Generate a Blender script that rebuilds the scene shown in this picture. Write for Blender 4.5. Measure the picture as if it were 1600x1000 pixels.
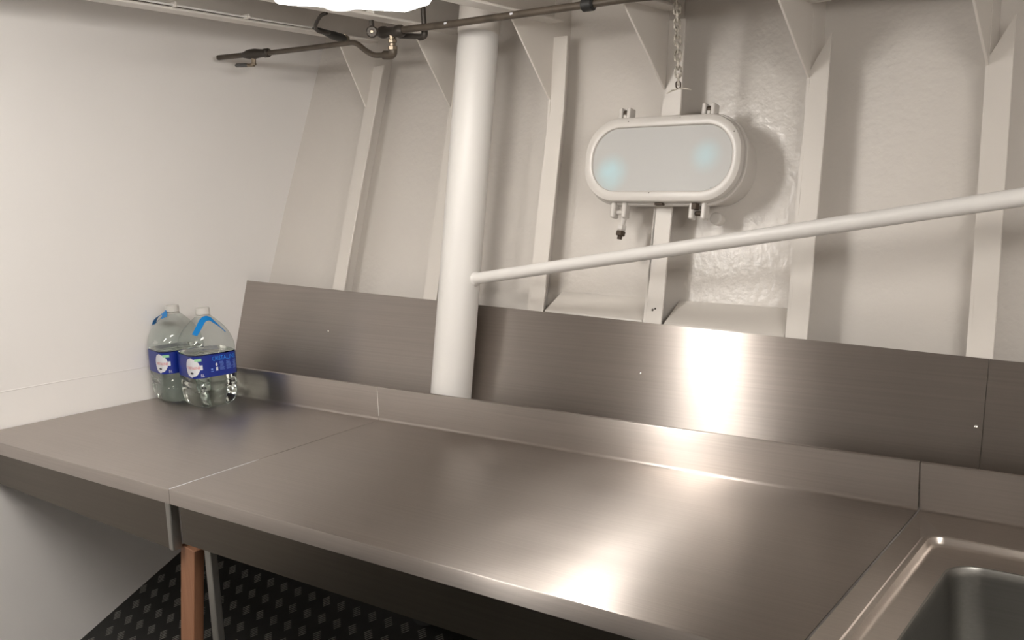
import bpy, bmesh, math, random
from mathutils import Vector, Matrix

for o in list(bpy.data.objects):
    bpy.data.objects.remove(o)
scene = bpy.context.scene
COL = scene.collection
random.seed(4)

# ------------------------------------------------------------ camera
cam_d = bpy.data.cameras.new('camera')
cam_d.sensor_width = 36.0
cam_d.lens = 1513.1 * 36.0 / 1600.0
cam_d.clip_start = 0.02
cam = bpy.data.objects.new('camera', cam_d)
COL.objects.link(cam)
YAW, PITCH, ROLL = math.radians(37.022), math.radians(8.977), math.radians(-2.486)
fwd = Vector((-math.sin(YAW)*math.cos(PITCH), math.cos(YAW)*math.cos(PITCH), -math.sin(PITCH)))
rgt = Vector((math.cos(YAW), math.sin(YAW), 0))
upv = rgt.cross(fwd)
r2 = rgt*math.cos(ROLL) + upv*math.sin(ROLL)
u2 = -rgt*math.sin(ROLL) + upv*math.cos(ROLL)
M = Matrix.Identity(4)
for i in range(3):
    M[i][0], M[i][1], M[i][2] = r2[i], u2[i], -fwd[i]
M.translation = Vector((1.9683, -1.248, 1.6098))
cam.matrix_world = M
scene.camera = cam

# ------------------------------------------------------------ world, exposure
world = bpy.data.worlds.new('world')
scene.world = world
world.use_nodes = True
world.node_tree.nodes['Background'].inputs[0].default_value = (0.05, 0.05, 0.05, 1)
world.node_tree.nodes['Background'].inputs[1].default_value = 0.0
vs = scene.view_settings
vs.view_transform = 'Standard'
vs.look = 'None'
vs.gamma = 1.0
vs.use_curve_mapping = False
vs.exposure = 0.0
LAMP_STRENGTH = 36.0       # lamp in view
ADDED_LEFT, ADDED_RIGHT = 42.0, 42.0   # two lamps added out of view to brighten left bulkhead and right bays
LAMP_COLOR = (1.0, 0.955, 0.90)

# ------------------------------------------------------------ materials
def lin(c):
    c /= 255.0
    return c/12.92 if c <= 0.04045 else ((c+0.055)/1.055)**2.4
def srgb(r, g, b): return (lin(r), lin(g), lin(b), 1.0)

def mat(name, col, rough=0.5, metal=0.0, bump=None, var=None, ior=1.5, coat=0.0, emit=None):
    """bump=(scale,strength,distance) ; var=(scale,amount) small colour wear"""
    m = bpy.data.materials.new(name); m.use_nodes = True
    nt = m.node_tree; b = nt.nodes['Principled BSDF']
    b.inputs['Base Color'].default_value = col
    b.inputs['Roughness'].default_value = rough
    b.inputs['Metallic'].default_value = metal
    b.inputs['IOR'].default_value = ior
    b.inputs['Coat Weight'].default_value = coat
    b.inputs['Coat Roughness'].default_value = 0.12
    tc = nt.nodes.new('ShaderNodeTexCoord')
    if bump:
        n = nt.nodes.new('ShaderNodeTexNoise'); n.inputs['Scale'].default_value = bump[0]; n.inputs['Detail'].default_value = 3
        nt.links.new(tc.outputs['Object'], n.inputs['Vector'])
        bp = nt.nodes.new('ShaderNodeBump'); bp.inputs['Strength'].default_value = bump[1]; bp.inputs['Distance'].default_value = bump[2]
        nt.links.new(n.outputs['Fac'], bp.inputs['Height'])
        nt.links.new(bp.outputs['Normal'], b.inputs['Normal'])
        nt.links.new(bp.outputs['Normal'], b.inputs['Coat Normal'])
    if var:
        n = nt.nodes.new('ShaderNodeTexNoise'); n.inputs['Scale'].default_value = var[0]; n.inputs['Detail'].default_value = 4
        nt.links.new(tc.outputs['Object'], n.inputs['Vector'])
        rp = nt.nodes.new('ShaderNodeValToRGB')
        a = var[1]
        rp.color_ramp.elements[0].position = 0.3; rp.color_ramp.elements[1].position = 0.7
        rp.color_ramp.elements[0].color = (col[0]*(1-a), col[1]*(1-a), col[2]*(1-a*1.1), 1)
        rp.color_ramp.elements[1].color = (min(1, col[0]*(1+a)), min(1, col[1]*(1+a)), min(1, col[2]*(1+a)), 1)
        nt.links.new(n.outputs['Fac'], rp.inputs['Fac'])
        nt.links.new(rp.outputs['Color'], b.inputs['Base Color'])
    if emit:
        b.inputs['Emission Color'].default_value = emit[0]
        b.inputs['Emission Strength'].default_value = emit[1]
    return m

def steel_mat(name, col, rough, aniso, direction=(0, 0.7071, 0.7071), streak=(2.5, 220, 220), amp=0.02):
    """brushed stainless steel: grain along `direction`"""
    m = bpy.data.materials.new(name); m.use_nodes = True
    nt = m.node_tree; b = nt.nodes['Principled BSDF']
    b.inputs['Metallic'].default_value = 1.0
    b.inputs['Anisotropic'].default_value = aniso
    cv = nt.nodes.new('ShaderNodeCombineXYZ')
    for i in range(3): cv.inputs[i].default_value = direction[i]
    nt.links.new(cv.outputs[0], b.inputs['Tangent'])
    tc = nt.nodes.new('ShaderNodeTexCoord')
    # soft smudges in the polish
    n1 = nt.nodes.new('ShaderNodeTexNoise'); n1.inputs['Scale'].default_value = 5.5; n1.inputs['Detail'].default_value = 5
    nt.links.new(tc.outputs['Object'], n1.inputs['Vector'])
    mr = nt.nodes.new('ShaderNodeMapRange'); mr.inputs[1].default_value = 0.3; mr.inputs[2].default_value = 0.72
    mr.inputs[3].default_value = rough*0.93; mr.inputs[4].default_value = rough*1.08
    nt.links.new(n1.outputs['Fac'], mr.inputs[0])
    # fine grain lines
    mp = nt.nodes.new('ShaderNodeMapping'); mp.inputs['Scale'].default_value = streak
    nt.links.new(tc.outputs['Object'], mp.inputs['Vector'])
    n2 = nt.nodes.new('ShaderNodeTexNoise'); n2.inputs['Scale'].default_value = 1.0; n2.inputs['Detail'].default_value = 2
    nt.links.new(mp.outputs[0], n2.inputs['Vector'])
    mr2 = nt.nodes.new('ShaderNodeMapRange'); mr2.inputs[3].default_value = -amp; mr2.inputs[4].default_value = amp
    nt.links.new(n2.outputs['Fac'], mr2.inputs[0])
    ad = nt.nodes.new('ShaderNodeMath'); ad.operation = 'ADD'
    nt.links.new(mr.outputs[0], ad.inputs[0]); nt.links.new(mr2.outputs[0], ad.inputs[1])
    nt.links.new(ad.outputs[0], b.inputs['Roughness'])
    rp = nt.nodes.new('ShaderNodeValToRGB')
    rp.color_ramp.elements[0].position = 0.3; rp.color_ramp.elements[1].position = 0.7
    rp.color_ramp.elements[0].color = (col[0]*.95, col[1]*.95, col[2]*.95, 1)
    rp.color_ramp.elements[1].color = (col[0]*1.04, col[1]*1.04, col[2]*1.04, 1)
    nt.links.new(n2.outputs['Fac'], rp.inputs['Fac'])
    nt.links.new(rp.outputs['Color'], b.inputs['Base Color'])
    return m

MT = {}
MT['hull_paint'] = mat('hull_paint', (0.68, 0.642, 0.60, 1), 0.36, bump=(48, 0.35, 0.004), var=(3, 0.02), coat=0.22)
MT['wall_paint'] = mat('wall_paint', (0.79, 0.768, 0.748, 1), 0.42, bump=(9, 0.12, 0.01), var=(2, 0.015))
MT['frame_paint'] = mat('frame_paint', (0.68, 0.642, 0.597, 1), 0.35, bump=(60, 0.15, 0.002))
MT['pillar_paint'] = mat('pillar_paint', (0.71, 0.692, 0.668, 1), 0.42, bump=(40, 0.15, 0.002))
MT['deckhead_paint'] = mat('deckhead_paint', (0.60, 0.563, 0.52, 1), 0.5, bump=(30, 0.15, 0.003))
MT['port_paint'] = mat('port_paint', (0.62, 0.59, 0.555, 1), 0.33, bump=(50, 0.15, 0.002))
MT['steel'] = steel_mat('brushed_steel', (0.475, 0.435, 0.405), 0.33, 0.97)
MT['steel_splash'] = steel_mat('splash_steel', (0.46, 0.42, 0.39), 0.365, 1.0)
MT['steel_sink'] = steel_mat('sink_steel', (0.52, 0.475, 0.435), 0.30, 0.3, amp=0.004)
MT['steel_bowl'] = steel_mat('shaded_bowl_steel', (0.25, 0.245, 0.23), 0.42, 0.1, amp=0.004)  # base colour lowered to carry the dark reflections inside the bowl
MT['steel_apron'] = steel_mat('shaded_apron_steel', (0.15, 0.132, 0.110), 0.30, 0.15, amp=0.004)  # dark reflections below the worktop lip are put into this base colour
MT['galv'] = mat('galvanised_steel', (0.42, 0.41, 0.385, 1), 0.4, 0.9)
MT['pipe'] = mat('dark_bronze_pipe', (0.085, 0.068, 0.052, 1), 0.5, 0.3, bump=(120, 0.2, 0.001), var=(25, 0.25))
MT['fitting'] = mat('dark_fitting', (0.055, 0.047, 0.04, 1), 0.45, 0.5, bump=(160, 0.3, 0.001))
MT['brass'] = mat('worn_brass_union', (0.30, 0.25, 0.19, 1), 0.35, 0.9)
MT['black'] = mat('black_rubber', (0.008, 0.008, 0.007, 1), 0.55)
MT['grey_plastic'] = mat('grey_plastic', (0.09, 0.09, 0.09, 1), 0.5)
MT['floor'] = mat('black_tread_plate', (0.010, 0.010, 0.009, 1), 0.5, bump=(90, 0.2, 0.001))
MT['tread'] = mat('worn_tread_bar', (0.20, 0.195, 0.18, 1), 0.4, 0.2)
MT['wood'] = None
MT['lamp_body'] = mat('lamp_body_white', (0.72, 0.70, 0.66, 1), 0.4)
MT['white_cable'] = mat('white_cable', (0.75, 0.74, 0.71, 1), 0.4)
MT['lamp'] = mat('lamp_diffuser', (0.9, 0.9, 0.88, 1), 0.4, emit=((*LAMP_COLOR, 1), LAMP_STRENGTH))
MT['added_lamp_l'] = mat('added_diffuser_l', (0.9, 0.9, 0.88, 1), 0.4, emit=((*LAMP_COLOR, 1), ADDED_LEFT))
MT['added_lamp_r'] = mat('added_diffuser_r', (0.9, 0.9, 0.88, 1), 0.4, emit=((*LAMP_COLOR, 1), ADDED_RIGHT))
MT['chain'] = mat('painted_chain', (0.50, 0.46, 0.41, 1), 0.4, var=(120, 0.55))
MT['rust'] = mat('rusty_bolt', (0.07, 0.05, 0.035, 1), 0.6, 0.3, bump=(200, 0.4, 0.001))
MT['chip'] = mat('chipped_rust_spot', (0.10, 0.085, 0.07, 1), 0.7)
MT['screw'] = mat('steel_screw', (0.75, 0.72, 0.68, 1), 0.25, 1.0)
MT['label_blue'] = mat('label_blue', srgb(12, 40, 132), 0.35)
MT['print_white'] = mat('print_white', srgb(214, 216, 222), 0.4)
MT['print_red'] = mat('print_red', srgb(214, 92, 96), 0.4)
MT['print_cyan'] = mat('print_cyan', srgb(40, 128, 220), 0.4)
MT['print_green'] = mat('print_green', srgb(150, 205, 160), 0.4)
MT['print_dark'] = mat('print_dark', srgb(60, 62, 70), 0.5)
MT['print_soft'] = mat('print_soft_blue', srgb(110, 140, 215), 0.4)
MT['strap'] = mat('blue_strap', srgb(0, 122, 196), 0.4)
MT['cap'] = mat('cap_translucent_white', srgb(205, 203, 198), 0.35)

def wood_mat():
    m = mat('reddish_wood', (0.30, 0.14, 0.075, 1), 0.55)
    nt = m.node_tree; b = nt.nodes['Principled BSDF']
    tc = nt.nodes.new('ShaderNodeTexCoord'); mp = nt.nodes.new('ShaderNodeMapping')
    mp.inputs['Scale'].default_value = (90, 90, 3)
    n = nt.nodes.new('ShaderNodeTexNoise'); n.inputs['Scale'].default_value = 1; n.inputs['Detail'].default_value = 4
    rp = nt.nodes.new('ShaderNodeValToRGB')
    rp.color_ramp.elements[0].color = (0.26, 0.115, 0.06, 1); rp.color_ramp.elements[1].color = (0.46, 0.235, 0.135, 1)
    nt.links.new(tc.outputs['Object'], mp.inputs['Vector']); nt.links.new(mp.outputs[0], n.inputs['Vector'])
    nt.links.new(n.outputs['Fac'], rp.inputs['Fac']); nt.links.new(rp.outputs[0], b.inputs['Base Color'])
    return m
MT['wood'] = wood_mat()

def pet_mat():
    m = bpy.data.materials.new('clear_pet'); m.use_nodes = True
    nt = m.node_tree; nt.nodes.clear()
    out = nt.nodes.new('ShaderNodeOutputMaterial')
    tr = nt.nodes.new('ShaderNodeBsdfTransparent'); tr.inputs[0].default_value = (0.90, 0.925, 0.915, 1)
    gl = nt.nodes.new('ShaderNodeBsdfGlossy'); gl.inputs['Roughness'].default_value = 0.06
    lw = nt.nodes.new('ShaderNodeLayerWeight'); lw.inputs[0].default_value = 0.5
    pw5 = nt.nodes.new('ShaderNodeMath'); pw5.operation = 'POWER'; pw5.inputs[1].default_value = 4.0
    fr = nt.nodes.new('ShaderNodeMath'); fr.operation = 'MULTIPLY_ADD'; fr.inputs[1].default_value = 0.6; fr.inputs[2].default_value = 0.045
    mx = nt.nodes.new('ShaderNodeMixShader')
    nt.links.new(lw.outputs['Facing'], pw5.inputs[0]); nt.links.new(pw5.outputs[0], fr.inputs[0])
    nt.links.new(fr.outputs[0], mx.inputs[0]); nt.links.new(tr.outputs[0], mx.inputs[1]); nt.links.new(gl.outputs[0], mx.inputs[2])
    nt.links.new(mx.outputs[0], out.inputs['Surface'])
    return m
MT['pet'] = pet_mat()
def water_mat():
    m = bpy.data.materials.new('still_water'); m.use_nodes = True
    b = m.node_tree.nodes['Principled BSDF']
    b.inputs['Base Color'].default_value = (0.93, 0.97, 0.95, 1)
    b.inputs['Transmission Weight'].default_value = 1.0
    b.inputs['Roughness'].default_value = 0.0
    b.inputs['IOR'].default_value = 1.33
    return m
MT['water'] = water_mat()

def pane_mat():
    """whitewashed port glass; daylight through two worn-thin patches is painted as pale blue colour"""
    m = mat('whitewashed_glass', srgb(205, 201, 195), 0.45)
    nt = m.node_tree; b = nt.nodes['Principled BSDF']
    tc = nt.nodes.new('ShaderNodeTexCoord')
    prev = None
    n = nt.nodes.new('ShaderNodeTexNoise'); n.inputs['Scale'].default_value = 14
    nt.links.new(tc.outputs['Object'], n.inputs['Vector'])
    for (cx, cz, rad, amt) in ((-0.138, -0.034, 0.062, 1.0), (0.128, 0.004, 0.055, 0.7)):
        sub = nt.nodes.new('ShaderNodeVectorMath'); sub.operation = 'SUBTRACT'
        sub.inputs[1].default_value = (cx, 0, cz)
        nt.links.new(tc.outputs['Object'], sub.inputs[0])
        ln = nt.nodes.new('ShaderNodeVectorMath'); ln.operation = 'LENGTH'
        nt.links.new(sub.outputs[0], ln.inputs[0])
        mr = nt.nodes.new('ShaderNodeMapRange'); mr.interpolation_type = 'SMOOTHSTEP'
        mr.inputs[1].default_value = rad; mr.inputs[2].default_value = 0.006
        mr.inputs[3].default_value = 0; mr.inputs[4].default_value = amt
        nt.links.new(ln.outputs['Value'], mr.inputs[0])
        if prev is None: prev = mr
        else:
            ad = nt.nodes.new('ShaderNodeMath'); ad.operation = 'MAXIMUM'
            nt.links.new(prev.outputs[0], ad.inputs[0]); nt.links.new(mr.outputs[0], ad.inputs[1]); prev = ad
    mu = nt.nodes.new('ShaderNodeMath'); mu.operation = 'MULTIPLY'
    mr = nt.nodes.new('ShaderNodeMapRange'); mr.inputs[1].default_value = 0.25; mr.inputs[2].default_value = 0.6; mr.inputs[3].default_value = 0.6
    nt.links.new(n.outputs['Fac'], mr.inputs[0])
    nt.links.new(prev.outputs[0], mu.inputs[0]); nt.links.new(mr.outputs[0], mu.inputs[1])
    mx = nt.nodes.new('ShaderNodeMix'); mx.data_type = 'RGBA'
    mx.inputs[6].default_value = (0.47, 0.468, 0.455, 1); mx.inputs[7].default_value = (0.44, 0.63, 0.68, 1)
    nt.links.new(mu.outputs[0], mx.inputs[0]); nt.links.new(mx.outputs[2], b.inputs['Base Color'])
    return m
MT['pane'] = pane_mat()

# ------------------------------------------------------------ mesh helpers
class MB:
    def __init__(s): s.v = []; s.f = []
    def add(s, vs, fs):
        k = len(s.v); s.v += [tuple(p) for p in vs]; s.f += [tuple(i+k for i in q) for q in fs]; return s
    def box(s, x0, x1, y0, y1, z0, z1):
        return s.add([(x0,y0,z0),(x1,y0,z0),(x1,y1,z0),(x0,y1,z0),(x0,y0,z1),(x1,y0,z1),(x1,y1,z1),(x0,y1,z1)],
                     [(0,3,2,1),(4,5,6,7),(0,1,5,4),(1,2,6,5),(2,3,7,6),(3,0,4,7)])
    def prism(s, poly, vec):
        n = len(poly); vec = Vector(vec)
        a = [Vector(p) for p in poly]; b = [p+vec for p in a]
        return s.add(a+b, [tuple(range(n))[::-1], tuple(range(n, 2*n))] + [(i, (i+1) % n, n+(i+1) % n, n+i) for i in range(n)])
    def loft(s, rings, closed=True, caps=True):
        n = len(rings[0]); k = len(s.v)
        for r in rings: s.v += [tuple(p) for p in r]
        m = n if closed else n-1
        for j in range(len(rings)-1):
            for i in range(m):
                a = k+j*n+i; b = k+j*n+(i+1) % n
                s.f.append((a, b, b+n, a+n))
        if caps and closed:
            s.f.append(tuple(k+i for i in range(n))[::-1])
            s.f.append(tuple(k+(len(rings)-1)*n+i for i in range(n)))
        return s
    def tube(s, path, rad, seg=14, closed=False, caps=True):
        P = [Vector(p) for p in path]; n = len(P)
        R = rad if isinstance(rad, (list, tuple)) else [rad]*n
        T = []
        for i in range(n):
            if closed: t = P[(i+1) % n]-P[i-1]
            else: t = P[min(i+1, n-1)]-P[max(i-1, 0)]
            if t.length < 1e-9: t = P[min(i+1,n-1)]-P[max(i-2,0)]
            T.append(t.normalized())
        ref = Vector((0, 0, 1)) if abs(T[0].z) < 0.9 else Vector((0, 1, 0))
        u = T[0].cross(ref).normalized(); rings = []
        for i in range(n):
            u = (u - T[i]*u.dot(T[i])).normalized(); w = T[i].cross(u)
            rings.append([P[i] + (u*math.cos(a)+w*math.sin(a))*R[i] for a in (2*math.pi*k/seg for k in range(seg))])
        if closed: rings.append(rings[0]); return s.loft(rings, True, False)
        return s.loft(rings, True, caps)
    def build(s, name, material, parent=None, bevel=0.0, smooth=False, seg=2, origin=None):
        me = bpy.data.meshes.new(name)
        if origin is not None:
            o3 = Vector(origin); vv = [tuple(Vector(p)-o3) for p in s.v]
        else: vv = s.v
        me.from_pydata(vv, [], s.f); me.update()
        bm = bmesh.new(); bm.from_mesh(me)
        bmesh.ops.remove_doubles(bm, verts=bm.verts, dist=1e-6)
        bmesh.ops.recalc_face_normals(bm, faces=bm.faces); bm.to_mesh(me); bm.free()
        me.materials.append(material)
        o = bpy.data.objects.new(name, me); COL.objects.link(o)
        if origin is not None: o.location = origin
        if parent is not None:
            o.parent = parent
            pm = Matrix.Translation(-world_loc(parent)); o.location = (pm @ Vector(o.location).to_4d()).to_3d()
        if smooth:
            for p in me.polygons: p.use_smooth = True
            me.set_sharp_from_angle(angle=math.radians(38))
        if bevel > 0:
            bv = o.modifiers.new('bevel', 'BEVEL'); bv.width = bevel; bv.segments = seg; bv.limit_method = 'ANGLE'; bv.angle_limit = math.radians(30)
            bv.harden_normals = False
            for p in me.polygons: p.use_smooth = True
            me.set_sharp_from_angle(angle=math.radians(50))
        return o
def world_loc(o):
    v = Vector(o.location)
    while o.parent is not None:
        o = o.parent; v = v + Vector(o.location)
    return v
def tag(o, label, cat, group=None, kind=None):
    o['label'] = label; o['category'] = cat
    if group: o['group'] = group
    if kind: o['kind'] = kind
    return o
def thing(name, loc, label, cat, group=None, kind=None):
    o = bpy.data.objects.new(name, None); COL.objects.link(o); o.location = loc; o.empty_display_size = 0.05
    return tag(o, label, cat, group, kind)
def smooth_path(pts, sub=6):
    P = [Vector(p) for p in pts]; out = []
    for i in range(len(P)-1):
        p0 = P[max(i-1, 0)]; p1 = P[i]; p2 = P[i+1]; p3 = P[min(i+2, len(P)-1)]
        for k in range(sub):
            t = k/sub
            out.append(0.5*((2*p1)+(-p0+p2)*t+(2*p0-5*p1+4*p2-p3)*t*t+(-p0+3*p1-3*p2+p3)*t**3))
    out.append(P[-1]); return out
def rrect(w, h, r, n=10, m=6):
    """rounded rectangle loop (half sizes w,h), constant vertex count"""
    pts = []
    for (cx, cy, a0) in ((w-r, h-r, 0), (-(w-r), h-r, 90), (-(w-r), -(h-r), 180), (w-r, -(h-r), 270)):
        for k in range(n+1):
            a = math.radians(a0+90*k/n); pts.append((cx+r*math.cos(a), cy+r*math.sin(a)))
    return pts

# ------------------------------------------------------------ hull geometry functions
ZL = [0.85, 1.20, 1.50, 1.75, 2.10]
FR = [(-1.00, [0.812, 0.914, 1.017, 1.112, 1.245]),
      (-0.385, [0.819, 0.919, 1.020, 1.108, 1.232]),
      (0.020, [0.819, 0.919, 1.005, 1.080, 1.170]),
      (0.412, [0.821, 0.921, 0.996, 1.059, 1.112]),
      (0.780, [0.819, 0.919, 0.993, 1.046, 1.098]),
      (1.160, [0.820, 0.920, 0.985, 1.046, 1.098]),
      (1.552, [0.819, 0.919, 0.968, 1.006, 1.045]),
      (3.30, [0.818, 0.918, 0.950, 0.985, 1.020])]
def prof(row, z):
    if z < ZL[0]:
        return row[0] + (z-ZL[0])*0.285
    for i in range(4):
        if z <= ZL[i+1] or i == 3:
            t = (z-ZL[i])/(ZL[i+1]-ZL[i]); return row[i]+(row[i+1]-row[i])*t
def face_y(x, z):
    for i in range(len(FR)-1):
        if x <= FR[i+1][0] or i == len(FR)-2:
            t = (x-FR[i][0])/(FR[i+1][0]-FR[i][0])
            return prof(FR[i][1], z)*(1-t)+prof(FR[i+1][1], z)*t
HULL_D = 0.085
def hull_y(x, z): return face_y(x, z)+HULL_D
def wall_x(y): return -0.975+0.144*y
BZ = [(-1.0, 2.085), (-0.385, 2.052), (0.02, 2.030), (0.412, 2.010), (0.78, 1.996), (1.16, 1.965), (1.552, 1.945), (3.3, 1.88)]
def beam_z(x, y):
    for i in range(len(BZ)-1):
        if x <= BZ[i+1][0] or i == len(BZ)-2:
            t = (x-BZ[i][0])/(BZ[i+1][0]-BZ[i][0]); z = BZ[i][1]+(BZ[i+1][1]-BZ[i][1])*t; break
    return z-0.034*(max(y, -1.0)-0.75)
def ceil_z(x, y): return beam_z(x, y)+0.10
RAMP_Y = -0.0955
def floor_z(y): return 0.0 if y < RAMP_Y else 0.51*(y-RAMP_Y)

# ------------------------------------------------------------ the setting
X0, X1, Y0 = -1.4, 3.1, -2.5
# floor: flat deck, rising under the worktops to meet the hull
b = MB()
prof_f = [(Y0, 0.0), (RAMP_Y, 0.0), (0.86, floor_z(0.86))]
for (ya, za), (yb, zb) in zip(prof_f[:-1], prof_f[1:]):
    b.add([(X0, ya, za), (X1, ya, za), (X1, yb, zb), (X0, yb, zb), (X0, ya, za-.02), (X1, ya, za-.02), (X1, yb, zb-.02), (X0, yb, zb-.02)],
          [(0,1,2,3), (4,7,6,5), (0,4,5,1), (2,6,7,3), (1,5,6,2), (0,3,7,4)])
floor = b.build('floor', MT['floor'])
tag(floor, 'black tread plate floor sloping up under the steel worktops', 'floor', kind='structure')
# raised tread bars
b = MB()
d1 = Vector((0.7071, 0.7071*0.89, 0.7071*0.454)); d2 = Vector((-0.7071, 0.7071*0.89, 0.7071*0.454)); nn = Vector((0, -0.454, 0.89))
def bars(b, c, d1, d2, nn):
    for k in range(-2, 3):
        o = c + d2*(k*0.0072); a = d1*0.0115; w = d2*0.0013; h = nn*0.0018
        q = [o-a-w, o+a-w, o+a+w, o-a+w]; t = [o-a*.8-w*.35+h, o+a*.8-w*.35+h, o+a*.8+w*.35+h, o-a*.8+w*.35+h]
        b.add(q+t, [(4,5,6,7), (0,1,5,4), (1,2,6,5), (2,3,7,6), (3,0,4,7)])
row = 0; yy = RAMP_Y+0.03
while yy < 0.74:
    x = -1.02+(0.032 if row % 2 else 0)
    while x < 2.4:
        if x > wall_x(yy)+0.02: bars(b, Vector((x, yy, floor_z(yy))), d1, d2, nn)
        x += 0.064
    yy += 0.050; row += 1
row = 0; yy = RAMP_Y-0.03
while yy > -1.2:
    x = -0.94+(0.032 if row % 2 else 0)
    while x < 2.4:
        bars(b, Vector((x, yy, 0)), Vector((.7071, .7071, 0)), Vector((-.7071, .7071, 0)), Vector((0, 0, 1)))
        x += 0.064
    yy -= 0.051; row += 1
tb = b.build('tread_bars', MT['tread'], floor); tb['kind'] = 'stuff'

# hull side (wall_back)
b = MB(); zs = [0.2, 0.5, 0.85, 1.0, 1.2, 1.35, 1.5, 1.62, 1.75, 1.9, 2.1, 2.22]; xs = [X0+0.1*i for i in range(int((X1-X0)/0.1)+1)]
rings = [[(x, hull_y(x, z), z) for x in xs] for z in zs]
b.loft(rings, closed=False)
k = len(b.v); b.loft([[(x, hull_y(x, z)+0.02, z) for x in xs] for z in zs], closed=False)
wb = b.build('wall_back', MT['hull_paint'], smooth=True)
tag(wb, 'off-white painted hull plating leaning outward behind the worktops', 'wall', kind='structure')
# bulkhead (wall_left)
b = MB()
b.add([(wall_x(Y0), Y0, 0), (wall_x(1.35), 1.35, 0), (wall_x(1.35), 1.35, 2.3), (wall_x(Y0), Y0, 2.3),
       (wall_x(Y0)-.02, Y0, 0), (wall_x(1.35)-.02, 1.35, 0), (wall_x(1.35)-.02, 1.35, 2.3), (wall_x(Y0)-.02, Y0, 2.3)],
      [(0,1,2,3), (4,7,6,5), (0,4,5,1), (2,6,7,3), (1,5,6,2), (0,3,7,4)])
wl = b.build('wall_left', MT['wall_paint'])
tag(wl, 'smooth off-white painted bulkhead behind the water bottles', 'wall', kind='structure')
b = MB(); b.tube([(wall_x(y)-0.0012, y, 1.0105+0.0012*math.sin(9*y)) for y in [Y0+0.1*i for i in range(31)]+[0.72, 0.84]], 0.0026, 8)
b.build('weld_seam', MT['wall_paint'], wl, smooth=True)
# walls closing the room behind the viewer
wf = MB().box(X0-.6, X1, Y0-.03, Y0, 0, 2.4).build('wall_front', MT['wall_paint'])
tag(wf, 'off-white bulkhead closing the galley behind the viewer', 'wall', kind='structure')
wr = MB().box(X1, X1+.03, Y0, 1.35, 0, 2.4).build('wall_right', MT['wall_paint'])
tag(wr, 'off-white bulkhead beyond the sink at the right end', 'wall', kind='structure')
# deckhead
b = MB(); ys = [Y0, -1.0, -.3, .2, .6, .9, 1.15, 1.4]
b.loft([[(x, y, ceil_z(x, y)) for x in xs] for y in ys], closed=False)
b.loft([[(x, y, ceil_z(x, y)+.02) for x in xs] for y in ys], closed=False)
ce = b.build('ceiling', MT['deckhead_paint'])
tag(ce, 'off-white painted deckhead plating above the deck beams', 'ceiling', kind='structure')

# ------------------------------------------------------------ hull frames and deck beams
FW, TH = 0.052, 0.007
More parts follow.
